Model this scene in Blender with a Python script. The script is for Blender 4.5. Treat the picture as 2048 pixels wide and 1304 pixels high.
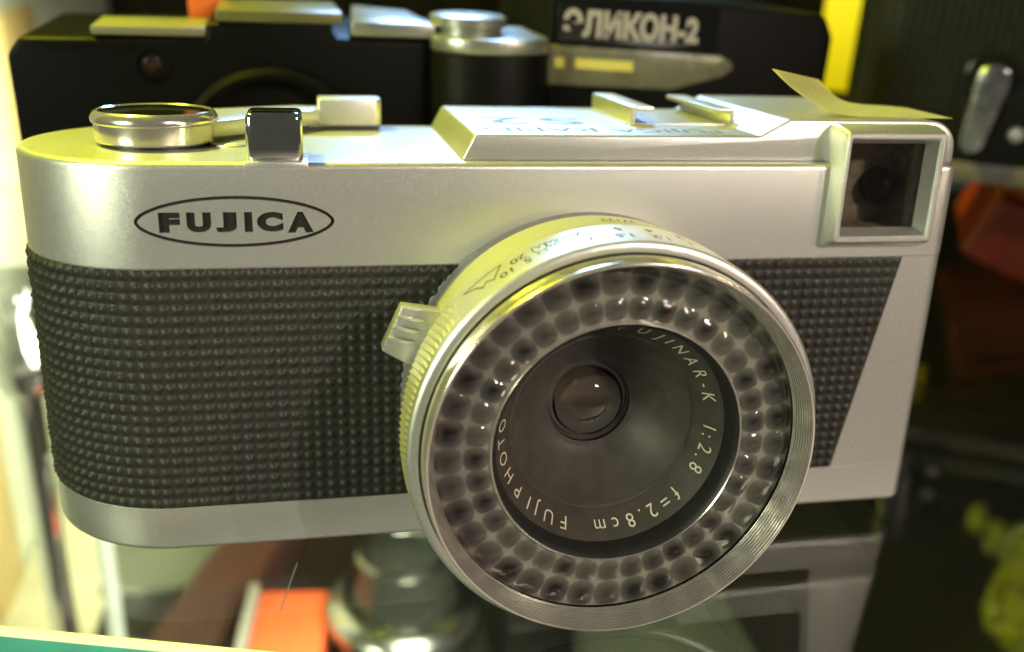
import bpy, bmesh, math, random
from math import sin, cos, pi, radians, hypot, atan2
from mathutils import Vector, Matrix
random.seed(7)
S = 0.001                                   # everything below is written in millimetres
sc = bpy.context.scene
for o in list(bpy.data.objects):
    bpy.data.objects.remove(o, do_unlink=True)
COL = sc.collection

# ------------------------------------------------------------------ camera
cd = bpy.data.cameras.new('camera'); cam = bpy.data.objects.new('camera', cd); COL.objects.link(cam)
cam.matrix_world = Matrix(((0.9805637672919313, 0.030178773958019024, -0.19386577799252264, 33.75414867*S),
                           (-0.19030904981197252, 0.3866213058138009, -0.9023892904121233, -101.39937196*S),
                           (0.047719637822592864, 0.9217446541712202, 0.38485013794054734, 73.80540221*S),
                           (0, 0, 0, 1)))
cd.sensor_width = 36; cd.lens = 1936.5/2048*36
cd.clip_start = 0.002; cd.clip_end = 10
cd.dof.use_dof = True; cd.dof.focus_distance = 0.109; cd.dof.aperture_fstop = 14
sc.camera = cam

# ------------------------------------------------------------------ world and lamps
w = bpy.data.worlds.new('World'); sc.world = w; w.use_nodes = True
nt = w.node_tree; bg = nt.nodes['Background']
# a dim room above, a brighter warm floor and people in front of the showcase below eye level
tc = nt.nodes.new('ShaderNodeTexCoord'); sx = nt.nodes.new('ShaderNodeSeparateXYZ'); nt.links.new(tc.outputs['Generated'], sx.inputs[0])
def ramp(src, a, b):
    m = nt.nodes.new('ShaderNodeMapRange'); m.interpolation_type = 'SMOOTHSTEP'
    m.inputs[1].default_value = a; m.inputs[2].default_value = b; nt.links.new(src, m.inputs[0]); return m.outputs[0]
def wmix(f, a, b):
    m = nt.nodes.new('ShaderNodeMix'); m.data_type = 'RGBA'; nt.links.new(f, m.inputs[0])
    for i, c in ((6, a), (7, b)):
        if isinstance(c, tuple): m.inputs[i].default_value = (*c, 1)
        else: nt.links.new(c, m.inputs[i])
    return m.outputs[2]
low = wmix(ramp(sx.outputs[0], -.45, .6), (0.27, 0.285, 0.20), (0.98, 0.77, 0.61))
nt.links.new(wmix(ramp(sx.outputs[2], -.36, -.20), low, (0.085, 0.085, 0.07)), bg.inputs[0])
bg.inputs[1].default_value = 0.85

def lamp(name, loc, aim, size, power, col, shape='DISK', spread=None):
    ld = bpy.data.lights.new(name, 'AREA'); ld.shape = shape; ld.size = size*S; ld.energy = power; ld.color = col
    if spread: ld.spread = radians(spread)
    o = bpy.data.objects.new(name, ld); COL.objects.link(o)
    o.location = Vector(loc)*S
    o.rotation_euler = (Vector(aim)-Vector(loc)).to_track_quat('-Z', 'Y').to_euler()
    return o
lamp('yellow_lamp', (-75, 92, 270), (34, 0, 30), 24, 1.95, (0.94, 0.97, 0.03))
lamp('white_lamp', (95, 330, 235), (74, 20, 50), 80, 0.025, (0.32, 0.57, 1.0), spread=27)
lamp('warm_ceiling_lamp', (300, -420, 300), (90, 0, 20), 50, 0.09, (1.0, 0.78, 0.64), spread=70)
lamp('green_side_lamp', (-300, -230, 150), (10, 0, 20), 150, 0.26, (0.92, 1.0, 0.68), spread=70)
lamp('spot_white', (310, -390, 255), (65, -15, 20), 9, 0.052, (1.0, 0.96, 0.9), spread=40)
lamp('spot_orange', (405, -335, 205), (65, -15, 20), 9, 0.034, (1.0, 0.72, 0.42), spread=40)
lamp('under_shelf_fill', (60, 30, -14), (45, 130, -125), 60, 0.35, (0.95, 1.0, 0.80), spread=120)  # added unseen fill, lights the things under the glass
lamp('left_panel_fill', (-20, 165, 38), (-64, 190, 10), 40, 0.115, (0.93, 1.0, 0.72), spread=110)  # added fill hidden behind the black camera, brightens the side panel
lamp('left_lower_fill', (-12, 120, -22), (-64, 190, -70), 40, 0.17, (0.97, 1.0, 0.75), spread=120)  # second added fill for the lower part of the panel

sc.view_settings.view_transform = 'Standard'; sc.view_settings.look = 'None'
sc.view_settings.exposure = 0; sc.view_settings.gamma = 1; sc.view_settings.use_curve_mapping = False
sc.cycles.use_denoising = True
sc.cycles.max_bounces = 12; sc.cycles.transmission_bounces = 10
sc.cycles.sample_clamp_indirect = 8

# ------------------------------------------------------------------ materials
def mat(name, col, metal=0.0, rough=0.5, spec=0.5, coat=0.0, noise=None, bump=None, trans=0.0, ior=1.5, aniso=0):
    m = bpy.data.materials.new(name); m.use_nodes = True; t = m.node_tree; b = t.nodes['Principled BSDF']
    b.inputs['Base Color'].default_value = (*col, 1); b.inputs['Metallic'].default_value = metal
    b.inputs['Roughness'].default_value = rough; b.inputs['Specular IOR Level'].default_value = spec
    b.inputs['Coat Weight'].default_value = coat; b.inputs['Coat Roughness'].default_value = 0.05
    b.inputs['Transmission Weight'].default_value = trans; b.inputs['IOR'].default_value = ior
    g = t.nodes.new('ShaderNodeTexCoord')
    if noise:                                # (scale per metre, amount, roughness amount)
        n = t.nodes.new('ShaderNodeTexNoise'); n.inputs['Scale'].default_value = noise[0]; n.inputs['Detail'].default_value = 4
        t.links.new(g.outputs['Object'], n.inputs['Vector'])
        r = t.nodes.new('ShaderNodeMapRange'); r.inputs[1].default_value = .3; r.inputs[2].default_value = .7
        r.inputs[3].default_value = 1-noise[1]; r.inputs[4].default_value = 1+noise[1]
        mx = t.nodes.new('ShaderNodeVectorMath'); mx.operation = 'SCALE'; mx.inputs[0].default_value = col
        t.links.new(n.outputs[0], r.inputs[0]); t.links.new(r.outputs[0], mx.inputs['Scale']); t.links.new(mx.outputs[0], b.inputs['Base Color'])
        if noise[2]:
            n2 = t.nodes.new('ShaderNodeTexNoise'); n2.inputs['Scale'].default_value = noise[0]*.35; n2.inputs['Detail'].default_value = 6
            t.links.new(g.outputs['Object'], n2.inputs['Vector'])
            r2 = t.nodes.new('ShaderNodeMapRange'); r2.inputs[1].default_value = .3; r2.inputs[2].default_value = .7
            r2.inputs[3].default_value = max(.02, rough-noise[2]); r2.inputs[4].default_value = rough+noise[2]
            t.links.new(n2.outputs[0], r2.inputs[0]); t.links.new(r2.outputs[0], b.inputs['Roughness'])
    if bump:                                 # (scale, distance mm)
        n = t.nodes.new('ShaderNodeTexNoise'); n.inputs['Scale'].default_value = bump[0]; n.inputs['Detail'].default_value = 3
        t.links.new(g.outputs['Object'], n.inputs['Vector'])
        bp = t.nodes.new('ShaderNodeBump'); bp.inputs['Distance'].default_value = bump[1]*S; bp.inputs['Strength'].default_value = 1
        t.links.new(n.outputs[0], bp.inputs['Height']); t.links.new(bp.outputs[0], b.inputs['Normal'])
    return m

def thin_glass(name, tint=(1, 1, 1), rough=0.0, facing=0.06):
    m = bpy.data.materials.new(name); m.use_nodes = True; t = m.node_tree; t.nodes.clear()
    out = t.nodes.new('ShaderNodeOutputMaterial'); tr = t.nodes.new('ShaderNodeBsdfTransparent'); gl = t.nodes.new('ShaderNodeBsdfGlossy')
    tr.inputs[0].default_value = (*tint, 1); gl.inputs['Roughness'].default_value = rough
    fr = t.nodes.new('ShaderNodeFresnel'); fr.inputs[0].default_value = 1.5
    mx = t.nodes.new('ShaderNodeMixShader'); t.links.new(fr.outputs[0], mx.inputs[0]); t.links.new(tr.outputs[0], mx.inputs[1]); t.links.new(gl.outputs[0], mx.inputs[2])
    t.links.new(mx.outputs[0], out.inputs[0])
    return m

M = {}
M['satin'] = mat('satin_chrome', (0.60, 0.595, 0.57), 0.85, 0.36, noise=(7000, .13, .03), bump=(11000, .02))
M['chrome'] = mat('bright_chrome', (0.72, 0.72, 0.70), 1.0, 0.07, noise=(700, .05, .04))
M['ringmetal'] = mat('ring_metal', (0.78, 0.73, 0.67), .9, 0.17, noise=(1200, .04, .06))
M['leather'] = mat('black_leatherette', (0.019, 0.0185, 0.014), 0, 0.52, .35, noise=(1500, .25, .06), bump=(6000, .02))
M['black'] = mat('black_paint', (0.012, 0.012, 0.011), 0, 0.45, .4, noise=(900, .2, .08))
M['ink'] = mat('black_ink', (0.009, 0.009, 0.006), 0, 0.6, .3)
M['greyink'] = mat('grey_engraving', (0.05, 0.05, 0.02), 0, 0.6, .3)
M['lenscone'] = mat('matt_black_cone', (0.042, 0.037, 0.031), 0, 0.55, .3, noise=(500, .2, .1))
M['gloss'] = mat('gloss_black', (0.006, 0.006, 0.006), 0, 0.12, .35)
M['lens'] = mat('coated_lens', (0.012, 0.011, 0.010), 0, 0.03, .6, coat=1)
M['white'] = mat('white_paint', (0.36, 0.33, 0.28), 0, 0.5)
M['cream'] = mat('cream_engraving', (0.50, 0.45, 0.33), 0, 0.5)
M['plastic'] = mat('black_plastic', (0.0028, 0.0028, 0.0022), 0, 0.45, .07, noise=(800, .25, .04), bump=(3000, .03))
M['pane'] = thin_glass('window_pane', (0.8, 0.76, 0.7))
M['brown'] = mat('dark_brown_mask', (0.40, 0.365, 0.32), 0, 0.6, noise=(900, .35, .1))
M['paper'] = mat('yellowed_paper', (0.50, 0.47, 0.27), 0, 0.8, .2, noise=(500, .08, 0), bump=(2500, .02))
M['shelfglass'] = mat('shelf_glass', (0.93, 0.98, 0.95), 0, 0.0, .5, trans=1, ior=1.5)
M['edge'] = mat('ground_glass_edge', (0.08, 0.42, 0.30), 0, 0.25, .5, noise=(120, .25, .08))
M['edgelip'] = mat('polished_glass_arris', (0.75, 0.85, 0.62), 0, 0.15, .5)
M['darkwall'] = mat('dark_cloth', (0.012, 0.011, 0.009), 0, 0.9, .1, noise=(60, .4, 0))
M['liner'] = mat('cream_liner', (.62, .58, .36), 0, .6, noise=(60, .12, 0))
M['floor'] = mat('lower_shelf_board', (0.014, 0.012, 0.009), 0, 0.5, .4, noise=(30, .25, .1))

# ------------------------------------------------------------------ mesh helpers
def obj(name, bm, m, parent=None, angle=35, smooth=True, loc=None):
    me = bpy.data.meshes.new(name)
    bm.normal_update(); bm.to_mesh(me); bm.free()
    for k in (m if isinstance(m, (list, tuple)) else [m]): me.materials.append(k)
    if smooth:
        me.polygons.foreach_set('use_smooth', [True]*len(me.polygons)); me.set_sharp_from_angle(angle=radians(angle))
    o = bpy.data.objects.new(name, me); COL.objects.link(o)
    if parent: o.parent = parent
    if loc: o.location = Vector(loc)*S
    return o
def tag(o, label, cat, group=None, kind=None):
    if label: o['label'] = label
    if cat: o['category'] = cat
    if group: o['group'] = group
    if kind: o['kind'] = kind
    return o
def thing(name, label, cat, loc=(0, 0, 0), rot=(0, 0, 0), group=None):
    o = bpy.data.objects.new(name, None); COL.objects.link(o); o.empty_display_size = .01
    o.location = Vector(loc)*S; o.rotation_euler = rot
    return tag(o, label, cat, group)
def V(bm, x, y, z): return bm.verts.new((x*S, y*S, z*S))
def loft(bm, rings, cap0=True, cap1=True, closed=True, mi=0):
    vs = [[V(bm, *p) for p in r] for r in rings]; n = len(rings[0])
    for a, b in zip(vs[:-1], vs[1:]):
        for i in range(n if closed else n-1):
            j = (i+1) % n
            f = bm.faces.new((a[i], a[j], b[j], b[i])); f.material_index = mi
    if cap0: bm.faces.new(list(reversed(vs[0]))).material_index = mi
    if cap1: bm.faces.new(vs[-1]).material_index = mi
    return vs
def fixn(bm): bmesh.ops.recalc_face_normals(bm, faces=bm.faces)
def box(bm, x0, x1, y0, y1, z0, z1, bevel=0, seg=3):
    vs = [V(bm, x, y, z) for z in (z0, z1) for x, y in ((x0, y0), (x1, y0), (x1, y1), (x0, y1))]
    F = [(3, 2, 1, 0), (4, 5, 6, 7), (0, 1, 5, 4), (1, 2, 6, 5), (2, 3, 7, 6), (3, 0, 4, 7)]
    fs = [bm.faces.new([vs[i] for i in f]) for f in F]
    if bevel:
        es = list({e for f in fs for e in f.edges})
        bmesh.ops.bevel(bm, geom=es, offset=bevel*S, segments=seg, profile=.5, affect='EDGES')
def prism(bm, poly, axis, a, b, bevel=0, seg=3):
    """poly in the plane across axis ('x','y','z'), extruded from a to b"""
    def P(u, v, t): return {'y': (u, t, v), 'z': (u, v, t), 'x': (t, u, v)}[axis]
    r0 = [V(bm, *P(u, v, a)) for u, v in poly]; r1 = [V(bm, *P(u, v, b)) for u, v in poly]
    n = len(poly); fs = [bm.faces.new(r0), bm.faces.new(list(reversed(r1)))]
    for i in range(n): fs.append(bm.faces.new((r0[i], r1[i], r1[(i+1) % n], r0[(i+1) % n])))
    bmesh.ops.recalc_face_normals(bm, faces=fs)
    if bevel:
        es = list({e for f in fs for e in f.edges})
        bmesh.ops.bevel(bm, geom=es, offset=bevel*S, segments=seg, profile=.5, affect='EDGES', clamp_overlap=True)
def lathe(bm, prof, n=192, axis='y', cx=0, cz=0, mi=0):
    """prof: list of (radius, position along axis)"""
    rings = []
    for r, t in prof:
        ring = []
        for i in range(n):
            a = 2*pi*i/n
            ring.append((cx+r*sin(a), t, cz+r*cos(a)) if axis == 'y' else (cx+r*sin(a), cz+r*cos(a), t))
        rings.append(ring)
    loft(bm, rings, cap0=prof[0][0] < 1e-3 or False, cap1=False, mi=mi)
    return bm
def disc_lathe(prof, n=96, axis='z', cx=0, cy=0):
    bm = bmesh.new(); lathe(bm, [(max(r, .004), t) for r, t in prof], n, axis, cx, cy); fixn(bm); return bm
def text_bm(s, size=1.0, bold=0.0, align='CENTER', sx=1.0, spacing=1.0):
    c = bpy.data.curves.new('t', 'FONT'); c.body = s; c.size = 1; c.offset = bold; c.align_x = align; c.space_character = spacing
    c.resolution_u = 4
    o = bpy.data.objects.new('t', c); COL.objects.link(o)
    dg = bpy.context.evaluated_depsgraph_get(); me = bpy.data.meshes.new_from_object(o.evaluated_get(dg))
    bpy.data.objects.remove(o); bpy.data.curves.remove(c)
    bm = bmesh.new(); bm.from_mesh(me); bpy.data.meshes.remove(me)
    bmesh.ops.remove_doubles(bm, verts=bm.verts, dist=1e-5)
    for v in bm.verts: v.co.x *= size*sx; v.co.y *= size
    return bm
def bounds(bm):
    xs = [v.co.x for v in bm.verts]; ys = [v.co.y for v in bm.verts]; return min(xs), max(xs), min(ys), max(ys)
def fit(bm, x0, x1, y0, y1):
    a, b, c, d = bounds(bm)
    for v in bm.verts:
        v.co.x = x0+(v.co.x-a)/(b-a)*(x1-x0); v.co.y = y0+(v.co.y-c)/(d-c)*(y1-y0)
    return bm
def add_to(bm, src, fn):
    """append src with every vertex mapped by fn(x, y) -> (x, y, z) in mm"""
    mp = {v: V(bm, *fn(v.co.x, v.co.y)) for v in src.verts}
    for f in src.faces:
        try: bm.faces.new([mp[v] for v in f.verts])
        except ValueError: pass
    src.free()
def stroke(pts, wd, closed=False):
    """a flat line of width wd through 2-D points"""
    q = []
    for i in range(len(pts)):                # short steps, so that a line can follow a curved surface
        a = Vector(pts[i]); q.append(tuple(a))
        if closed or i < len(pts)-1:
            b = Vector(pts[(i+1) % len(pts)]); k = max(1, int((b-a).length/.5))
            q += [tuple(a.lerp(b, m/k)) for m in range(1, k)]
    pts = q
    bm = bmesh.new(); n = len(pts); L = []
    for i in range(n):
        p = Vector(pts[i]); a = Vector(pts[(i-1) % n]) if (closed or i) else p; b = Vector(pts[(i+1) % n]) if (closed or i < n-1) else p
        d1 = (p-a).normalized() if (p-a).length else (b-p).normalized(); d2 = (b-p).normalized() if (b-p).length else d1
        t = (d1+d2)
        t = t.normalized() if t.length > 1e-6 else d1
        nn = Vector((-t.y, t.x)); k = wd/2/max(.35, nn.dot(Vector((-d1.y, d1.x))))
        L.append((bm.verts.new((p.x+nn.x*k, p.y+nn.y*k, 0)), bm.verts.new((p.x-nn.x*k, p.y-nn.y*k, 0))))
    for i in range(n if closed else n-1):
        a, b = L[i], L[(i+1) % n]; bm.faces.new((a[1], b[1], b[0], a[0]))
    return bm

# ================================================================== THE SILVER CAMERA
TH = 0.07245359608858849                    # it leans back, resting on its lens ring and its rear edge
W, D, R, RC = 112.0, 33.0, 16.5, 2.0
ZT, ZB1, ZB0 = 46.3, 34.68, 5.60
root = thing('film_camera', 'silver film camera with black leatherette front standing on the glass shelf', 'camera',
             (0, 2.7*sin(TH), 2.7*cos(TH)), (-TH, 0, 0))

def outline(d=0.0, nl=40, nr=8):
    """plan outline, inset by d: front edge first (left to right), clockwise from above seen as x,y"""
    p = []
    for i in range(nl+1):                    # left end, from the back round to the front
        a = pi/2+pi*i/nl; p.append((R+(R-d)*cos(a), D/2+(D/2-d)*sin(a)))
    rc = max(RC-d, .15)
    for i in range(nr+1):
        a = -pi/2+pi/2*i/nr; p.append((W-RC+rc*cos(a)+(RC-d-rc), RC+rc*sin(a)-(RC-d-rc)))
    for i in range(nr+1):
        a = pi/2*i/nr; p.append((W-RC+rc*cos(a)+(RC-d-rc), D-RC+rc*sin(a)+(RC-d-rc)))
    return p
def plan_loft(levels):
    bm = bmesh.new(); loft(bm, [[(x, y, z) for x, y in outline(d)] for z, d in levels]); fixn(bm); return bm

def fillet(z, d, n=5, top=True):
    out = []
    for i in range(n+1):
        a = pi/2*i/n; out.append((z-d+d*sin(a), d-d*cos(a)) if top else (z+d-d*cos(a), d-d*sin(a)))
    return out
# --- top plate with the engraved oval badge
tp = obj('top_plate', plan_loft([(ZB1, .12), (ZB1+.12, 0)]+fillet(ZT, .75)), [M['satin'], M['ink']], root)
cut = bmesh.new()
LET = [('F', 17.15, 19.35), ('U', 20.0, 22.55), ('J', 22.95, 25.2), ('I', 26.0, 26.85), ('C', 27.3, 30.1), ('A', 30.55, 33.35)]
def solid_from(bm, src, y0, y1):
    r = bmesh.ops.extrude_face_region(src, geom=list(src.faces)); top = [g for g in r['geom'] if isinstance(g, bmesh.types.BMVert)]
    for v in src.verts: v.co.z = y0
    for v in top: v.co.z = y1
    bmesh.ops.recalc_face_normals(src, faces=src.faces)
    mp = {v: V(bm, v.co.x, v.co.z, v.co.y) for v in src.verts}
    for f in src.faces:
        g = bm.faces.new([mp[v] for v in f.verts]); g.material_index = 1 if abs(f.normal.z) > .7 else 0
for ch, x0, x1 in LET:
    t = text_bm(ch, 1, bold=0.08 if ch != 'I' else .03); fit(t, x0, x1, 38.62 if ch == 'A' else 38.75, 40.95)
    solid_from(cut, t, -1.0, .32)
ov = []
for i in range(120):
    a = 2*pi*i/120; c_, s_ = cos(a), sin(a)
    ov.append((25.12+10.3*c_, 39.9+2.64*math.copysign(abs(s_)**1.14, s_)))
solid_from(cut, stroke(ov, .36, True), -1.0, .30)
box(cut, 96.3, 107.1, -1, 7, 37.9, 49.2)
fixn(cut)
cutter = obj('engraving_cutter', cut, [M['satin'], M['ink']], root, smooth=False)
bo = tp.modifiers.new('cut', 'BOOLEAN'); bo.operation = 'DIFFERENCE'; bo.object = cutter; bo.solver = 'EXACT'; bo.use_self = True
dg = bpy.context.evaluated_depsgraph_get(); ev = tp.evaluated_get(dg); nm = bpy.data.meshes.new_from_object(ev)
tp.modifiers.clear(); tp.data = nm; nm.name = 'top_plate'
nm.polygons.foreach_set('use_smooth', [True]*len(nm.polygons)); nm.set_sharp_from_angle(angle=radians(30))
bpy.data.objects.remove(cutter, do_unlink=True)

obj('base_plate', plan_loft(fillet(0, .7, top=False)+[(ZB0-.1, 0), (ZB0, .1)]), M['satin'], root)
obj('body_shell', plan_loft([(ZB0+.01, .06), (ZB1-.01, .06)]), M['satin'], root)

# --- leatherette: a sheet of small pyramids wrapped round the left end and across the front
def leatherette():
    P = 1.36; K = 6
    path = []; L = 0; al = R*pi             # arc length of the left end
    def at(s):
        if s < al: a = pi/2+s/R; return (R+(R-.06)*cos(a), D/2+(R-.06)*sin(a)), (cos(a), sin(a))
        return (R+s-al, .06), (0, -1)
    sm = al+105.95-R; nu = int(sm/P*K)+1; z0, z1 = ZB0+.03, ZB1-.03; nv = int((z1-z0)/(P*.97)*K)
    bm = bmesh.new(); grid = []; jit = {}
    for i in range(nu+1):
        s = 8+(sm-8)*i/nu; (x, y), (nx, ny) = at(s); col = []
        for j in range(nv+1):
            z = z0+(z1-z0)*j/nv
            u = (s/P) % 1; v = ((z-z0)/(P*.97)) % 1
            hu = 1-abs(2*u-1); hv = 1-abs(2*v-1)
            h = .03+.42*min(1, 1.25*min(hu, hv)*.5+.75*hu*hv)
            kk = (int(s/P), int((z-z0)/(P*.97)))
            if kk not in jit: jit[kk] = random.uniform(.72, 1.08)
            h = .03+(h-.03)*jit[kk]
            lim = 100.3+(105.95-100.3)*(z-ZB0)/(ZB1-ZB0)
            xx = x
            if s > al and x > lim-.45: h = .02+(h-.02)*max(0, (lim-x)/.45)
            if s > al and x > lim: xx = lim
            if j in (0, nv): h = .02
            col.append(V(bm, xx+nx*h, y+ny*h, z))
        grid.append(col)
    for i in range(nu):
        for j in range(nv): bm.faces.new((grid[i][j], grid[i+1][j], grid[i+1][j+1], grid[i][j+1]))
    bmesh.ops.dissolve_degenerate(bm, dist=1e-7, edges=bm.edges)
    fixn(bm); return bm
obj('leatherette', leatherette(), M['leather'], root, angle=80)

# --- raised housing on the top, stepping up to the finder block
prof = [(49.8, ZT-.05), (51.3, 49.25), (85.6, 49.25), (89.3, 51.3), (108.3, 51.3)]
for i in range(1, 7):
    a = pi/2-pi/2*i/6; prof.append((108.3+3.5*cos(a), 47.8+3.5*sin(a)))
prof.append((111.8, ZT-.05))
bm = bmesh.new(); prism(bm, prof, 'y', 1.7, 31.4, .35, 3)
hs = obj('top_housing', bm, M['satin'], root, angle=40)
bm = bmesh.new(); box(bm, 96.3, 107.1, -1, 7, 37.9, 49.2); cutter = obj('hole_cutter', bm, M['brown'], root, smooth=False)
bo = hs.modifiers.new('cut', 'BOOLEAN'); bo.operation = 'DIFFERENCE'; bo.object = cutter; bo.solver = 'EXACT'
ev = hs.evaluated_get(bpy.context.evaluated_depsgraph_get()); nm = bpy.data.meshes.new_from_object(ev); hs.modifiers.clear(); hs.data = nm; nm.name = 'top_housing'
nm.polygons.foreach_set('use_smooth', [True]*len(nm.polygons)); nm.set_sharp_from_angle(angle=radians(30))
bpy.data.objects.remove(cutter, do_unlink=True)
# lettering read from behind: nearest line first
bm = bmesh.new()
def toptext(s, x0, x1, y0, y1, **k):        # turned half round
    t = text_bm(s, 1, **k); fit(t, 0, 1, 0, 1)
    add_to(bm, t, lambda u, v: (x1-(x1-x0)*u, y1-(y1-y0)*v, 49.262))
toptext('RAPID', 53.0, 66.8, 4.6, 8.2, bold=.01)
toptext('FUJICA', 68.6, 82.4, 4.6, 8.2, bold=.01)
toptext('S', 61.8, 67.2, 11.5, 18.0, bold=.015); toptext('2', 54.6, 60.2, 11.5, 18.0, bold=.015)
fixn(bm); obj('lettering', bm, mat('blue_grey_engraving', (.10, .13, .2), 0, .5), hs, smooth=False)
# accessory shoe: two bent rails
for nm_, pts in (('shoe_rail', [(72.6, 49.2), (72.6, 51.55), (75.7, 51.55), (75.7, 50.95), (73.3, 50.95), (73.3, 49.2)]),
                 ('shoe_rail', [(86.6, 49.2), (86.6, 51.45), (83.6, 51.45), (83.6, 50.9), (85.9, 50.9), (85.9, 49.2)])):
    bm = bmesh.new(); prism(bm, pts, 'y', 11.5, 29.5, .18, 2); obj(nm_, bm, M['satin'], hs)
bm = bmesh.new(); box(bm, 72.2, 87, 12.2, 29.5, 49.2, 49.42, .08, 2); obj('shoe_plate', bm, M['satin'], hs)

# --- finder frame and its window
def rect(x0, x1, z0, z1, y, r=.6, n=4):
    out = []
    for cx, cz, a0 in ((x1-r, z1-r, 0), (x0+r, z1-r, 90), (x0+r, z0+r, 180), (x1-r, z0+r, 270)):
        for i in range(n+1):
            a = radians(a0+90*i/n); out.append((cx+r*cos(a), y, cz+r*sin(a)))
    return out
vf = bmesh.new()
loft(vf, [rect(94.4, 108.0, 36.0, 50.95, 1.69), rect(94.4, 108.0, 36.0, 50.95, -.05), rect(94.7, 107.9, 36.7, 50.6, -1.6, .6), rect(94.85, 107.85, 37.05, 50.35, -2.1, .5), rect(95.05, 107.65, 37.25, 50.15, -2.25, .4),
          rect(95.35, 107.25, 37.6, 49.75, -2.25, .3), rect(95.55, 107.0, 37.85, 49.5, -2.05, .25), rect(96.55, 106.75, 38.4, 48.8, -.02, .25), rect(96.6, 106.7, 38.45, 48.75, .3, .2)], cap0=False, cap1=False)
fixn(vf); fr = obj('finder_frame', vf, M['satin'], root, angle=28)
bm = bmesh.new(); loft(bm, [rect(96.6, 106.8, 38.4, 48.8, .35, .2), rect(96.6, 106.8, 38.4, 48.8, .6, .2)]); fixn(bm); obj('window', bm, M['pane'], fr, smooth=False)
bm = bmesh.new(); loft(bm, [rect(96.35, 107.05, 37.95, 49.15, .7, .2), rect(96.35, 107.05, 37.95, 49.15, 4.5, .2), rect(96.35, 107.05, 37.95, 49.15, 6.6, .2)], cap0=False); fixn(bm); obj('window_mask', bm, M['brown'], fr, smooth=False)
bm = bmesh.new(); lathe(bm, [(max(.01, 2.15*sin(a)), 5.2-1.9*cos(a)) for a in [pi/2*k/10 for k in range(11)]]+[(2.3, 5.3), (2.3, 6.7)], 48, 'y', 104.6, 42.6); fixn(bm); obj('finder_eye', bm, M['gloss'], fr)

# --- shutter release: a chromed block on the front edge
bm = bmesh.new(); box(bm, 26.5, 32.5, .75, 6.6, ZT-.3, 51.45, .75, 4)
sr = obj('shutter_button', bm, M['chrome'], root, angle=60)
bm = bmesh.new(); box(bm, 26.2, 33.0, .02, 7.0, ZT-.85, ZT+.06, .12, 2); obj('button_collar', bm, M['satin'], sr)
obj('rewind_catch', disc_lathe([(0, ZT+.35), (2.6, ZT+.35), (2.8, ZT+.2), (2.8, ZT-.1)], 48, 'z', 24.2, 13.5), M['satin'], root)
# --- frame counter dial
dl = obj('counter_dial', disc_lathe([(5.9, ZT-.1), (5.9, ZT+.35), (6.6, ZT+.4), (6.75, ZT+.6), (6.8, ZT+2.5), (7.05, ZT+2.7), (7.1, ZT+3.1), (6.8, ZT+3.7), (6.4, ZT+3.95), (6.15, ZT+3.8)], 128, 'z', 15.6, 13.9), M['ringmetal'], root)
obj('dial_foot', disc_lathe([(6.2, ZT-.05), (6.2, ZT+.5)], 96, 'z', 15.6, 13.9), M['black'], dl)
obj('counter_glass', disc_lathe([(0, ZT+4.2), (2.5, ZT+4.15), (4.6, ZT+4.0), (6.2, ZT+3.8)], 96, 'z', 15.6, 13.9), M['gloss'], dl)
# --- wind lever
bm = bmesh.new(); prism(bm, [(11.5, 11.5), (18.5, 9.0), (22.3, 12.6), (34.6, 26.6), (34.6, 31.0), (31, 31.4), (20, 25.5), (12, 20)], 'z', ZT+.75, ZT+2.75, .25, 2)
wl = obj('wind_lever', bm, M['satin'], root)
bm = bmesh.new(); prism(bm, [(34.2, 26.4), (42.0, 27.0), (42.7, 27.8), (42.7, 31.4), (41.9, 32.2), (34.2, 31.4)], 'z', ZT+.5, ZT+4.1, .3, 3); obj('lever_tip', bm, M['satin'], wl)

# --- LENS ------------------------------------------------------------------
LX, LZ = 64.65, 18.75
lens = bmesh.new(); lathe(lens, [(22.0, .1), (21.7, -.35), (21.75, -1.0), (22.1, -3.0), (22.15, -9.3), (21.0, -9.35)], 192, 'y', LX, LZ); fixn(lens)
M['matte'] = mat('matte_silver', (0.36, 0.355, 0.32), 0.6, 0.5, noise=(5000, .08, .03), bump=(9000, .02))
lb = obj('lens_barrel', lens, M['matte'], root, angle=50)
def cyl(phi, y, r):                          # phi in degrees, clockwise from the top as seen from the front
    a = radians(phi); return (LX+r*sin(a), y, LZ+r*cos(a))
# focus ring: smooth scale on top, slanted knurl round the rest
def focus_ring():
    bm = bmesh.new(); NK = 190; n = NK*6; rings = []
    ys = [-9.45, -9.6, -10.0, -10.4, -11.5, -12.6, -13.7, -14.8, -15.4, -16.0, -16.75]
    for k, y in enumerate(ys):
        ring = []
        for i in range(n):
            phi = 360*i/n-180; r = 22.64
            if k == 0: r = 22.4
            elif k == len(ys)-1: r = 22.6
            elif 3 <= k <= 7 and not (-50 < phi < 46):
                ph = (i/6+(y+12)*.30) % 1; r += .42*(min(ph/.65, (1-ph)/.35))-.08
            ring.append(cyl(phi, y, r))
        rings.append(ring)
    for r, y in ((22.4, -16.97), (22.2, -17.05), (21.62, -17.15), (21.5, -17.1), (21.42, -16.6)):
        rings.append([cyl(360*i/n-180, y, r) for i in range(n)])
    loft(bm, rings, False, False); fixn(bm); return bm
fo = obj('focus_ring', focus_ring(), M['satin'], lb, angle=38)
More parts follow.
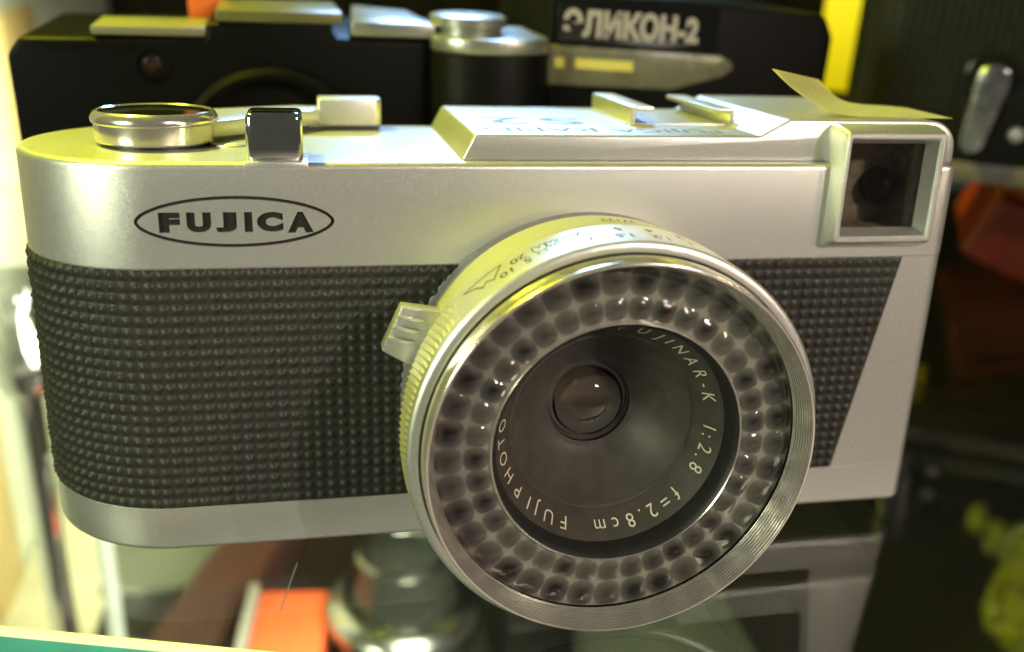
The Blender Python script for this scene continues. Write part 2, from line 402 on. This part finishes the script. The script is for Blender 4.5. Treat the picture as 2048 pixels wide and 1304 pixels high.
# scale on the focus ring (read from behind)
sb = bmesh.new()
RS = 22.66
def on_ring(phi0, y0):                       # x to the reader's right = towards smaller phi, tops towards the front
    return lambda u, v: cyl(phi0-math.degrees(u/RS), y0-v, RS)
def ringtext(s, phi, y, h, **k):
    t = text_bm(s, 1, **k); a, b, c, d = bounds(t); kx = h/.72
    for v in t.verts: v.co.x = (v.co.x-(a+b)/2)*kx; v.co.y = (v.co.y)*kx
    add_to(sb, t, on_ring(phi, y))
for s, phi, y, h in (('10', -33.4, -14.0, 1.35), ('20', -28.9, -12.1, 1.35), ('5', -27.0, -13.9, 1.35), ('7', -11.6, -11.3, 1.35), ('2', -9.6, -14.0, 1.35),
                     ('1.5', -1.0, -14.0, 1.35), ('5', -.6, -11.2, 1.35), ('1.2', 9.0, -14.0, 1.35), ('4', 8.2, -11.2, 1.35), ('1', 17.5, -14.0, 1.3), ('3', 17.0, -11.2, 1.3)):
    ringtext(s, phi, y, h, bold=.02)
mtn = [(-2.3, 0), (2.3, 0), (.9, 2.9), (.15, 1.9), (-.5, 2.5), (-1.1, 1.5)]
mtn = [(2.5, 0), (-2.4, 0), (-1.0, 2.7), (-.25, 1.75), (.35, 2.6), (1.1, 1.2)]
add_to(sb, stroke(mtn, .2, True), on_ring(-39.5, -11.4))
def person(px, sc_):
    body = [(-.55, 0), (-.2, 0), (0, .7), (.2, 0), (.55, 0), (.6, 1.2), (.35, 1.55), (-.35, 1.55), (-.6, 1.2)]
    add_to(sb, stroke([(x*sc_+px, y*sc_) for x, y in body], .13, True), on_ring(-19.2, -11.6))
    add_to(sb, stroke([(px+.42*sc_*cos(2*pi*i/14), (2.0+.42*sin(2*pi*i/14))*sc_) for i in range(14)], .13, True), on_ring(-19.2, -11.6))
person(1.35, 1.25); person(-1.45, 1.25); person(0, .85)
fixn(sb); obj('distance_scale', sb, M['greyink'], fo, smooth=False)
sb = bmesh.new(); RS = 22.25
ringtext('27122', 4.5, -5.0, 1.2)
fixn(sb); obj('serial_number', sb, M['greyink'], lb, smooth=False)
# focusing tab
bm = bmesh.new()
tabp = [(42.3, 32.2), (40.1, 27.35), (43.6, 25.2), (45.9, 24.4), (48.5, 31.2)]
prism(bm, tabp, 'y', -7.9, -5.6, .18, 2)
tb = obj('focus_tab', bm, M['satin'], lb)
bm = bmesh.new()
ax = Vector((48.5-42.3, 31.2-32.2)).normalized(); ay = Vector((42.3-40.1, 32.2-27.35)).normalized()
for k in (.27, .52, .77):
    o_ = Vector((40.1, 27.35))+ay*(5.32*k)
    q = [o_+ax*-.1, o_+ax*2.9-Vector((0, .18)), o_+ax*2.9+ay*.42-Vector((0, .18)), o_+ay*.5+ax*-.1]
    prism(bm, [(p.x, p.y) for p in q], 'y', -8.35, -7.85, .16, 2)
obj('tab_ribs', bm, M['satin'], tb)
# dark gap, then the polished front ring with its threaded mouth
bm = bmesh.new(); lathe(bm, [(21.44, -16.3), (21.44, -16.75), (20.9, -16.8)], 192, 'y', LX, LZ); fixn(bm); obj('ring_gap', bm, M['black'], lb)
pr = [(20.9, -16.7), (21.12, -16.85), (21.2, -17.3), (21.3, -17.45), (21.3, -17.7), (21.18, -17.85), (21.16, -19.4), (21.08, -19.64), (20.96, -19.72), (20.82, -19.68)]
for i in range(1, 40):
    t = i/40; pr.append((20.82-.80*t+.035*sin(i*pi*2/5), -19.68+2.75*t))
pr.append((19.9, -16.85))
bm = bmesh.new(); lathe(bm, pr, 256, 'y', LX, LZ); fixn(bm); frg = obj('front_ring', bm, M['ringmetal'], lb, angle=60)
# light meter window: two rows of lenslets in one moulded ring
def meter():
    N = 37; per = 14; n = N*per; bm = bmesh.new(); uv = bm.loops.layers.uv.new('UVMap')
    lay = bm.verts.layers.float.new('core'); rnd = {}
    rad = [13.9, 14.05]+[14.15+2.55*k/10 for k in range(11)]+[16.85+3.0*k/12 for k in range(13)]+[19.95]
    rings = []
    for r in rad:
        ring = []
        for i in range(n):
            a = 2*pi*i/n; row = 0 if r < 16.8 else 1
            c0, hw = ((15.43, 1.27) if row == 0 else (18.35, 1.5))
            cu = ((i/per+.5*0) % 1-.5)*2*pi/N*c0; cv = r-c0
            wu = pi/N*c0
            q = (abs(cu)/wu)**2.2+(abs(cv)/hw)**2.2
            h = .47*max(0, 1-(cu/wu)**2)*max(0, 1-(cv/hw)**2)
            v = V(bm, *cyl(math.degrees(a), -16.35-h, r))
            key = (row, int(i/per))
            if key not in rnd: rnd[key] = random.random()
            # cell depth put into the colour: shade as dark core, haze as paler wall
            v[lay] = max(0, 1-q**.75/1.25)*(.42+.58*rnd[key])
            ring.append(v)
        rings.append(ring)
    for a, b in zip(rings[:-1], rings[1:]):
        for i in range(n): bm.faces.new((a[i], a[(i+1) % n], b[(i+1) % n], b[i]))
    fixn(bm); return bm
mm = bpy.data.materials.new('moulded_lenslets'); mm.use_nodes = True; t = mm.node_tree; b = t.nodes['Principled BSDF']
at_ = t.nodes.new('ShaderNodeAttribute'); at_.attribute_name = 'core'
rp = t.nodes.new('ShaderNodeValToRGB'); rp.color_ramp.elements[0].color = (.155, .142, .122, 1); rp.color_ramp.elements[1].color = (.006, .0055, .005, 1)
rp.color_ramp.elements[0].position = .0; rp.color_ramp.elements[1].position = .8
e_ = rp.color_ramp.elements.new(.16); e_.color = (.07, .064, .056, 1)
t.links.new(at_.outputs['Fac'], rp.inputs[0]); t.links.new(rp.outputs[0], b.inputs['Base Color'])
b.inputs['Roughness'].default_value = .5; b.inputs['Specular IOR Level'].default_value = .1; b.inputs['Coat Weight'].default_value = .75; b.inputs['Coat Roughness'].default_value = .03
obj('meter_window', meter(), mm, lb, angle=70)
bm = bmesh.new(); lathe(bm, [(14.0, -16.35), (13.95, -16.7), (13.82, -16.78), (13.72, -16.66)], 192, 'y', LX, LZ); fixn(bm); obj('inner_rim', bm, M['ringmetal'], lb)
bm = bmesh.new(); lathe(bm, [(13.68, -16.72), (13.5, -16.5), (13.2, -15.9), (13.05, -14.2)], 192, 'y', LX, LZ); fixn(bm); obj('black_bezel', bm, M['black'], lb)
bm = bmesh.new(); lathe(bm, [(13.06, -14.1), (10.85, -10.9), (10.75, -10.6), (10.45, -10.55), (10.3, -10.2), (6.6, -5.6), (5.6, -4.9), (5.0, -4.75)], 192, 'y', LX, LZ); fixn(bm); lr = obj('lens_cone', bm, M['lenscone'], lb, angle=20)
bm = bmesh.new(); lathe(bm, [(max(.01, 4.95*sin(a)), -6.45+(4.95*1.25)*(1-cos(a))*.62) for a in [pi/2*k/14 for k in range(14)]]+[(4.99, -4.4)], 96, 'y', LX, LZ); fixn(bm)
fe = obj('front_element', bm, thin_glass('element_glass', (.9, .85, .78)), lr)
bm = bmesh.new(); lathe(bm, [(max(.01, 4.97*sin(a)), -2.6-1.7*(1-cos(a))) for a in [pi/2*k/14 for k in range(15)]], 96, 'y', LX, LZ); fixn(bm)
obj('rear_element', bm, mat('coated_rear_glass', (.06, .054, .047), 0, .12, .8), fe)
bm = bmesh.new()
def conept(phi, r):                          # a point on the lettered cone
    y = -14.1+(13.06-r)/(13.06-10.85)*3.2; return cyl(phi, y-.03, r)
def arctext(s, phis, h=1.25, sx=1.0):
    for ch, phi in zip(s, phis):
        if ch == ' ': continue
        t = text_bm(ch, 1, bold=-.004); a, b_, c, d = bounds(t); k = h/.72
        base = -.36
        cx = (a+b_)/2
        add_to(bm, t, lambda u, v, phi=phi, cx=cx, k=k: conept(phi+math.degrees((u-cx)*k*sx/12.05), 12.05+(v+base)*k*.83))
arctext('FUJINAR-K', [4, 15.5, 25, 31.5, 39.5, 49, 58.5, 66, 73.5], sx=1.1)
arctext('1:2.8', [91.5, 96.5, 104, 109.5, 116], sx=1.15)
arctext('f=2.8cm', [134, 141.5, 150, 156.5, 163, 171.5, 180.5], sx=1.15)
arctext('FUJI', [202, 211.5, 219.5, 226], sx=1.2)
arctext('PHOTO', [236, 246.5, 257, 266.5, 276], sx=1.15)
fixn(bm); obj('lettering', bm, M['cream'], lr, smooth=False)

# ================================================================== PAPER LABEL on the finder block
def w2b(p): return p
bm = bmesh.new()
def curve(pts, n=30):                        # smooth path through the points (Catmull-Rom)
    out = []
    q = [pts[0]]+pts+[pts[-1]]
    for k in range(1, len(q)-2):
        for m in range(n//(len(pts)-1)):
            t = m/(n//(len(pts)-1)); a, b, c, d = (Vector(p) for p in q[k-1:k+3])
            out.append(tuple(.5*((2*b)+(c-a)*t+(2*a-5*b+4*c-d)*t*t+(3*b-a-3*c+d)*t**3)))
    return out+[tuple(pts[-1])]
front = curve([(87.2, 4, 56.95), (89.1, 4, 55.45), (91.4, 4, 53.95), (94.8, 4, 52.3), (98.0, 4, 51.55), (103, 4, 51.42), (112.3, 3.6, 51.42)])
back = curve([(98.8, 14, 55.1), (100.2, 14, 54.0), (101.6, 14, 53.0), (103.4, 14, 52.3), (105.8, 14, 52.0), (108.5, 14, 51.9), (111.6, 13.0, 51.75)])
rows = []
for k in range(9):
    s = k/8; rows.append([tuple(a+(b_-a)*s for a, b_ in zip(p, q)) for p, q in zip(front, back)])
loft(bm, rows, False, False, closed=False)
bmesh.ops.solidify(bm, geom=bm.faces, thickness=.12*S); fixn(bm)
lab = obj('paper_label', bm, M['paper'], None, angle=50)
lab.location = root.location; lab.rotation_euler = root.rotation_euler
tag(lab, 'curled yellowed paper label lying on top of the silver camera', 'label')

# ================================================================== GLASS SHELF
gs = thing('glass_shelf', 'clear glass shelf with a green front edge under the silver camera', 'shelf')
E0 = (-160.0, 36.4); E1 = (420.0, -126.0)    # front edge line in plan
bm = bmesh.new(); prism(bm, [E0, E1, (420, 185), (-160, 185)], 'z', -8.0, 0.0)
obj('glass_sheet', bm, M['shelfglass'], gs, smooth=False)
dx = Vector((E1[0]-E0[0], E1[1]-E0[1])).normalized(); nx_ = Vector((dx.y, -dx.x))
bm = bmesh.new()
def strip(off0, z0, off1, z1):
    a = [(E0[0]+nx_.x*o, E0[1]+nx_.y*o, z) for o, z in ((off0, z0), (off1, z1))]; b = [(E1[0]+nx_.x*o, E1[1]+nx_.y*o, z) for o, z in ((off0, z0), (off1, z1))]
    bm.faces.new([V(bm, *p) for p in (a[0], b[0], b[1], a[1])])
strip(.35, -.9, .35, -8.0); fixn(bm); obj('ground_edge', bm, M['edge'], gs, smooth=False)
bm = bmesh.new(); strip(.02, .02, .35, -.9); strip(.02, .02, -.25, .03); fixn(bm); obj('polished_arris', bm, M['edgelip'], gs, smooth=False)

bm = bmesh.new()
add_to(bm, stroke([(30.1, -.3), (29.6, -2.6), (29.1, -5.2), (28.2, -9.4)], .16), lambda u, v: (u, v, .012)); fixn(bm)
obj('scratch', bm, mat('scratched_glass', (.2, .21, .18), 0, .6), gs, smooth=False)

# ================================================================== BLACK CAMERA BEHIND
M['eksatin'] = mat('dull_silver', (.34, .34, .33), .8, .3, noise=(2500, .08, .03))
ek = thing('compact_camera', 'black plastic compact camera with white name lettering behind the silver one', 'camera', (0, 52, 0), (0, 0, .05))
bm = bmesh.new(); prism(bm, [(-8.5, 0), (71, 0), (71, 56.0), (37, 56.0), (37, 59), (18.5, 58.0), (18.3, 55.8), (2, 55.5), (-7, 55.5), (-9, 53)], 'y', 0, 36, .8, 3); obj('body', bm, M['plastic'], ek)
bm = bmesh.new(); prism(bm, [(71.05, 0), (122.5, 0), (122.5, 58), (120.5, 61.6), (100, 62.8), (71.05, 63.8)], 'y', .3, 36, .9, 3); obj('finder_housing', bm, M['plastic'], ek)
bm = bmesh.new()
gp = [(52, 0.4)]+[(61.3+9.3*cos(pi+pi*i/20), -1.5-6.5*sin(pi*i/20)) for i in range(21)]+[(70.6, .4)]
prism(bm, gp, 'z', 0, 54.8, .3, 2); gr = obj('grip', bm, M['plastic'], ek)
bm = bmesh.new(); gp2 = [(x, y if y > 0 else y*.97) for x, y in gp[:-1]]+[(70.4, 14), (53, 14)]
prism(bm, gp2, 'z', 54.85, 57.2, .4, 2); obj('grip_top_plate', bm, M['eksatin'], gr)
obj('shutter_dial', disc_lathe([(0, 60.0), (5.6, 59.95), (6.1, 59.7), (6.1, 58.4), (5.3, 58.2), (5.3, 57.1)], 64, 'z', 58.4, 2.5), M['eksatin'], ek)
bm = bmesh.new(); prism(bm, [(39.8, .6), (52.6, -.4), (51.5, 22), (42.5, 30)], 'z', 56.4, 58.6, .3, 2); obj('wind_lever', bm, M['eksatin'], ek)
bm = bmesh.new(); prism(bm, [(20, -.25), (38.5, -.25), (38.5, 20), (20, 20)], 'z', 58.2, 59.9, .3, 2); obj('flash_cover', bm, mat('dim_yellow_lit_plastic', (.10, .095, .03), 0, .3), ek)  # black plastic, the yellow light on it put into the cover's colour
bm = bmesh.new(); prism(bm, [(2.5, .5), (18.4, .5), (18.4, 14), (2.5, 14)], 'z', 55.9, 57.2, .3, 2); obj('counter_plate', bm, mat('yellow_lit_plastic', (.16, .15, .08), 0, .4), ek)  # yellow lamplight on the black top painted in as olive
bm = bmesh.new(); prism(bm, [(15.2, 17), (21.2, 17), (21.2, 20), (15.2, 20)], 'z', 56.0, 66, .3, 2); obj('orange_flag', bm, mat('orange_plastic', (.8, .16, .02), 0, .4), ek)
bm = bmesh.new(); lathe(bm, [(2.7, .05), (2.7, -.25), (2.2, -.35), (1.9, .05)], 48, 'y', 10.6, 51.9); fixn(bm); la = obj('flash_lamp', bm, M['plastic'], ek)
bm = bmesh.new(); lathe(bm, [(.01, -.2), (.9, -.12), (1.3, .03)], 32, 'y', 10.6, 51.9); fixn(bm); obj('red_lens', bm, mat('dark_red_plastic', (.014, .003, .003), 0, .25), la)
bm = bmesh.new(); lathe(bm, [(14.5, .2), (14.5, -2.5), (13.6, -3.2), (12.6, -3.0), (12.4, 0)], 96, 'y', 27.5, 37.5); fixn(bm); obj('lens_ring', bm, M['plastic'], ek)
bm = bmesh.new(); prism(bm, [(72.5, 56.5), (100.5, 55.4), (100.5, 62.2), (72.5, 63.4)], 'y', -.05, .35, .1, 1); npt = obj('name_plate', bm, M['gloss'], ek)
bm = bmesh.new()
tt = fit(text_bm('ЭЛИКОН-2', 1, bold=.05), 73.4, 97.0, 0, 4.4)
add_to(bm, tt, lambda u, v: (u, -.09, 57.25+v-.035*(u-73)))
fixn(bm); obj('lettering', bm, M['white'], npt, smooth=False)
bm = bmesh.new()
prism(bm, [(71.2, 49.6), (71.2, 55.9), (101.5, 54.6), (103.6, 53.6), (104, 52.4), (102, 51.2), (93, 48.9)], 'y', -.3, .35, .25, 2); bp_ = obj('lower_panel', bm, mat('grey_smoked_plastic', (.13, .125, .075), 0, .25, noise=(300, .2, .08)), ek)
bm = bmesh.new()
for x0, x1 in ((72.3, 73.9), (75.8, 85.8)):
    prism(bm, [(x0, 54.0-.04*(x0-72)), (x1, 54.0-.04*(x1-72)), (x1, 52.4-.04*(x1-72)), (x0, 52.4-.04*(x0-72))], 'y', -.36, -.25)
obj('yellow_marking', bm, mat('yellow_print', (.62, .56, .10), 0, .5), bp_, smooth=False)

# ================================================================== THINGS FURTHER BACK
bm = bmesh.new(); box(bm, -22, 22, -1, 1, 36, 190, .4, 2)
yc = obj('yellow_board', bm, mat('yellow_card', (.85, .66, .012), 0, .55), loc=(184, 132, 0)); yc.rotation_euler.z = radians(-38)
tag(yc, 'yellow card strip hanging behind and between the two black cameras', 'card')
# old black camera at the right edge
oc = thing('leather_camera', 'large black leather covered camera with a chrome lever at the right edge', 'camera', (143.0, 85.6, 28.6), (0, 0, radians(-28)))
def fold_body():
    bm = bmesh.new(); P = 1.7; K = 5; Rr = 9.0
    s1 = Rr*pi/2; tot = s1+90; nu = int(tot/P*K); nv = int(100/P*K*.6); grid = []
    for i in range(nu+1):
        s = tot*i/nu
        if s < s1: a = pi+s/Rr; x, y, nx, ny = Rr+Rr*cos(a), Rr+Rr*sin(a), cos(a), sin(a)
        else: x, y, nx, ny = Rr+s-s1, 0, 0, -1
        col = []
        for j in range(nv+1):
            z = 4+96*j/nv; h = .34*sin(pi*s/P)**2*sin(pi*z/P)**2; col.append(V(bm, x+nx*h, y+ny*h, z))
        grid.append(col)
    for i in range(nu):
        for j in range(nv): bm.faces.new((grid[i][j], grid[i+1][j], grid[i+1][j+1], grid[i][j+1]))
    return bm
obj('leather_front', fold_body(), mat('old_black_leather', (.007, .007, .005), 0, .42, .16, noise=(900, .3, .1)), oc, angle=80)
bm = bmesh.new(); prism(bm, [(.3, 9), (2.5, 3), (9, .3), (99, .3), (99, 26), (.3, 26)], 'z', 4, 100); obj('body', bm, M['plastic'], oc)
bm = bmesh.new(); prism(bm, [(0, 9), (2.5, 2.5), (9, -.4), (99, -.4), (99, 26), (0, 26)], 'z', 0, 4, .3, 2); obj('base_plate', bm, mat('dull_grey_metal', (.16, .15, .14), .3, .5), oc)
bm = bmesh.new(); lathe(bm, [(5.2, .2), (5.2, -.8), (4.6, -1.0), (.01, -1.0)], 64, 'y', 26.2, 21); fixn(bm); obj('lever_boss', bm, M['gloss'], oc)
bm = bmesh.new()
lp = []
for i in range(13): a = pi*i/12; lp.append((26.2+3.1*cos(a), 21.0+3.1*sin(a)))
for i in range(9): a = pi+pi*i/8; lp.append((24.7+2.3*cos(a), 8.8+2.3*sin(a)))
prism(bm, lp, 'y', -3.6, -1.0, 1.1, 4); obj('chrome_lever', bm, mat('worn_chrome', (.62, .62, .6), 1, .22, noise=(700, .15, .08)), oc)
bm = bmesh.new(); lathe(bm, [(.01, -1.1), (1.3, -.8), (1.7, .1)], 32, 'y', 33.0, 10.5); fixn(bm); obj('screw', bm, M['satin'], oc)
# red case
rc = thing('red_case', 'dark red leather case lying under the black camera at the right edge', 'case', (200, 92, 4), (radians(4), radians(20), radians(-30)))
bm = bmesh.new(); box(bm, -15, 45, -8, 30, -3, 14.5, 2.2, 3); obj('case_body', bm, mat('red_leather', (.23, .026, .011), 0, .5, noise=(300, .25, .1)), rc)
bm = bmesh.new(); box(bm, -15.3, 45.3, -8.3, 30.3, 14.55, 18.5, 1.8, 3); obj('lid', bm, mat('lit_red_leather', (.30, .06, .014), 0, .5, noise=(300, .25, .1)), rc)  # orange light on the top put into the lid's colour

# dark back of the cabinet, lower shelf, left side
def struct(name, bm, m): o = obj(name, bm, m, smooth=False); o['kind'] = 'structure'; return o
bm = bmesh.new(); box(bm, -260, 620, 420, 424, -400, 420); struct('cabinet_back', bm, M['darkwall'])
bm = bmesh.new(); box(bm, -260, 620, -60, 419, -136, -130); struct('lower_shelf', bm, M['floor'])
side = thing('cabinet_side', 'bright cream and white side panel of the display cabinet at the left', 'panel')
bm = bmesh.new(); box(bm, -66, -62, 60, 415, -129, 120); obj('panel', bm, mat('white_laminate', (.78, .80, .62), 0, .35, noise=(20, .08, .1)), side)
bm = bmesh.new(); box(bm, -61.9, -60.5, 150, 175, -129, 40, .4, 2); box(bm, -61.9, -60.5, 235, 275, -129, 40, .4, 2); obj('cream_batten', bm, mat('cream_wood', (.70, .50, .20), 0, .5, noise=(40, .15, .05)), side)
# chrome post with its clamp, and a thinner rod
cp = thing('chrome_post', 'bright chrome post with a shelf clamp left of the silver camera', 'post', (-34.0, 118, -129.5))
obj('post_tube', disc_lathe([(0, 0), (3.2, 0), (3.2, 96), (0, 96)], 48), M['chrome'], cp)
bm = bmesh.new(); lathe(bm, [(.01, 92), (5.0, 92), (6.4, 95), (6.8, 100), (6.2, 106), (5.2, 108), (5.6, 112), (5.6, 117), (4.6, 119), (.01, 119)], 64, 'z'); fixn(bm); obj('clamp', bm, M['chrome'], cp)
bm = bmesh.new(); box(bm, -14, 12, -3, 3, 119.1, 121.2, .6, 2); obj('clamp_jaw', bm, M['gloss'], cp)
rod = obj('thin_rod', disc_lathe([(0, -129.5), (2.1, -129.5), (2.1, -60), (0, -60)], 32, 'z', -22.5, 122), mat('frosted_rod', (.75, .78, .7), 0, .3)); tag(rod, 'thin pale upright rod beneath the glass shelf', 'rod')

# lower shelf things seen through the glass
bm = bmesh.new(); box(bm, -61.5, -34, 70, 330, -129.8, -128.6, .2, 1)
tag(obj('shelf_liner', bm, M['liner']), 'cream liner strip on the lower shelf along the bright cabinet side', 'liner')
rb = thing('red_box', 'bright orange red carton with a white edge beneath the glass shelf', 'box', (24, 122, -129.5), (0, 0, radians(-6)))
bm = bmesh.new(); box(bm, -9.5, 9.5, -22, 6, 0, 22, .5, 2); obj('carton', bm, mat('orange_red_card', (.85, .13, .035), 0, .5, noise=(60, .08, 0)), rb)
bm = bmesh.new(); box(bm, -12.4, -9.8, -24, 6, 0, 25, .5, 2); obj('white_edge', bm, M['white'], rb)
bm = bmesh.new(); box(bm, -34, -24, 100, 150, -129.5, -111, .5, 2)
bm2 = bmesh.new(); box(bm2, -14, 4, -30, 60, 0, 17, .6, 2)
mb = obj('maroon_book', bm2, mat('maroon_cloth', (.055, .018, .012), 0, .6, noise=(80, .2, 0)), loc=(2, 124, -129.5)); mb.rotation_euler.z = radians(-20); tag(mb, 'dull maroon book left of the orange red carton', 'book')
bm.free()
M['dimchrome'] = mat('worn_nickel', (.45, .45, .40), 1, .2, noise=(300, .15, .06))
bl = thing('chrome_lens', 'upright dark glass lens with bright chrome rings standing beneath the glass shelf', 'lens', (54, 113, -129.5))
obj('base_barrel', disc_lathe([(15, 0), (17.8, .4), (18.2, 22), (18.6, 23)], 96), mat('dark_green_enamel', (.03, .04, .025), 0, .25), bl)
obj('chrome_flange', disc_lathe([(18.5, 22), (21.0, 24), (21.0, 27), (19, 29.6), (16, 30.8), (13, 31)], 96), M['dimchrome'], bl)
obj('barrel', disc_lathe([(14.2, 30.5), (13.4, 33), (12.8, 43.5)], 96), mat('dark_olive_enamel', (.018, .019, .014), 0, .2), bl)
obj('front_rim', disc_lathe([(12.7, 43), (13.1, 44), (12.6, 45.3), (11.6, 45.6), (10.8, 45.0), (10.4, 43.5)], 96), M['dimchrome'], bl)
obj('glass', disc_lathe([(0, 45.6), (4, 45.3), (8, 44.3), (10.5, 43.2)], 64), mat('dark_glass', (.02, .022, .018), 0, .05, .8), bl)
bm = bmesh.new(); box(bm, 79, 98, 96, 190, -129.5, -100, 2, 3); pass
bm2 = bmesh.new(); box(bm2, -30, 26, -45, 60, 0, 3, .5, 2)
gc = obj('grey_card', bm2, mat('grey_green_card', (.13, .14, .095), 0, .6, noise=(50, .15, 0)), loc=(-6, 205, -129.5)); tag(gc, 'pale grey green card on the lower shelf beneath the left end of the silver camera', 'card')
bm2 = bmesh.new(); box(bm2, -20, 34, -60, 30, 0, 6, .5, 2)
gc = obj('green_tint_sheet', bm2, mat('green_grey_tint', (.045, .050, .032), 0, .6, noise=(50, .2, 0)), loc=(122, 132, -129.5)); tag(gc, 'made-up sheet for the green seen through the glass under the lens of the silver camera', 'stand-in')  # made-up sheet, greenish look of the glass put into its colour
tag(obj('black_case', bm, M['plastic']), 'black case standing right of the chrome lens beneath the shelf', 'case')
# made-up shape at the lower right, yellow light put into its colour
yb = thing('yellow_lit_shape', 'made-up crumpled shape coloured like the yellow light in the lower right corner beneath the shelf', 'wrapping', (249, 104, -129.5))
ym = mat('yellow_light_tint', (.24, .235, .012), .0, .2, noise=(160, .5, .1), bump=(200, 1.2))
from mathutils import noise as mnoise
for i, (x, y, z, r, st) in enumerate(((6, 0, 6, 17, 1.0), (4, 14, 20, 7, 1.3), (9, 34, 12, 3.2, 1.8), (5, 40, 16, 2.6, 2.0))):
    bm = bmesh.new(); bmesh.ops.create_icosphere(bm, subdivisions=5, radius=1)
    for v in bm.verts:
        d = v.co.normalized(); q = d*2.3+Vector((i*7.1, 3.3, 1.7)); k = r*(.8+.75*mnoise.ridged_multi_fractal(q, 1.0, 2.1, 4, 1.0, 1.4)*.35)
        v.co = Vector((x+d.x*k, y+d.y*k, max(0, z+d.z*k*st)))*S
    obj('fold', bm, ym, yb, angle=22)
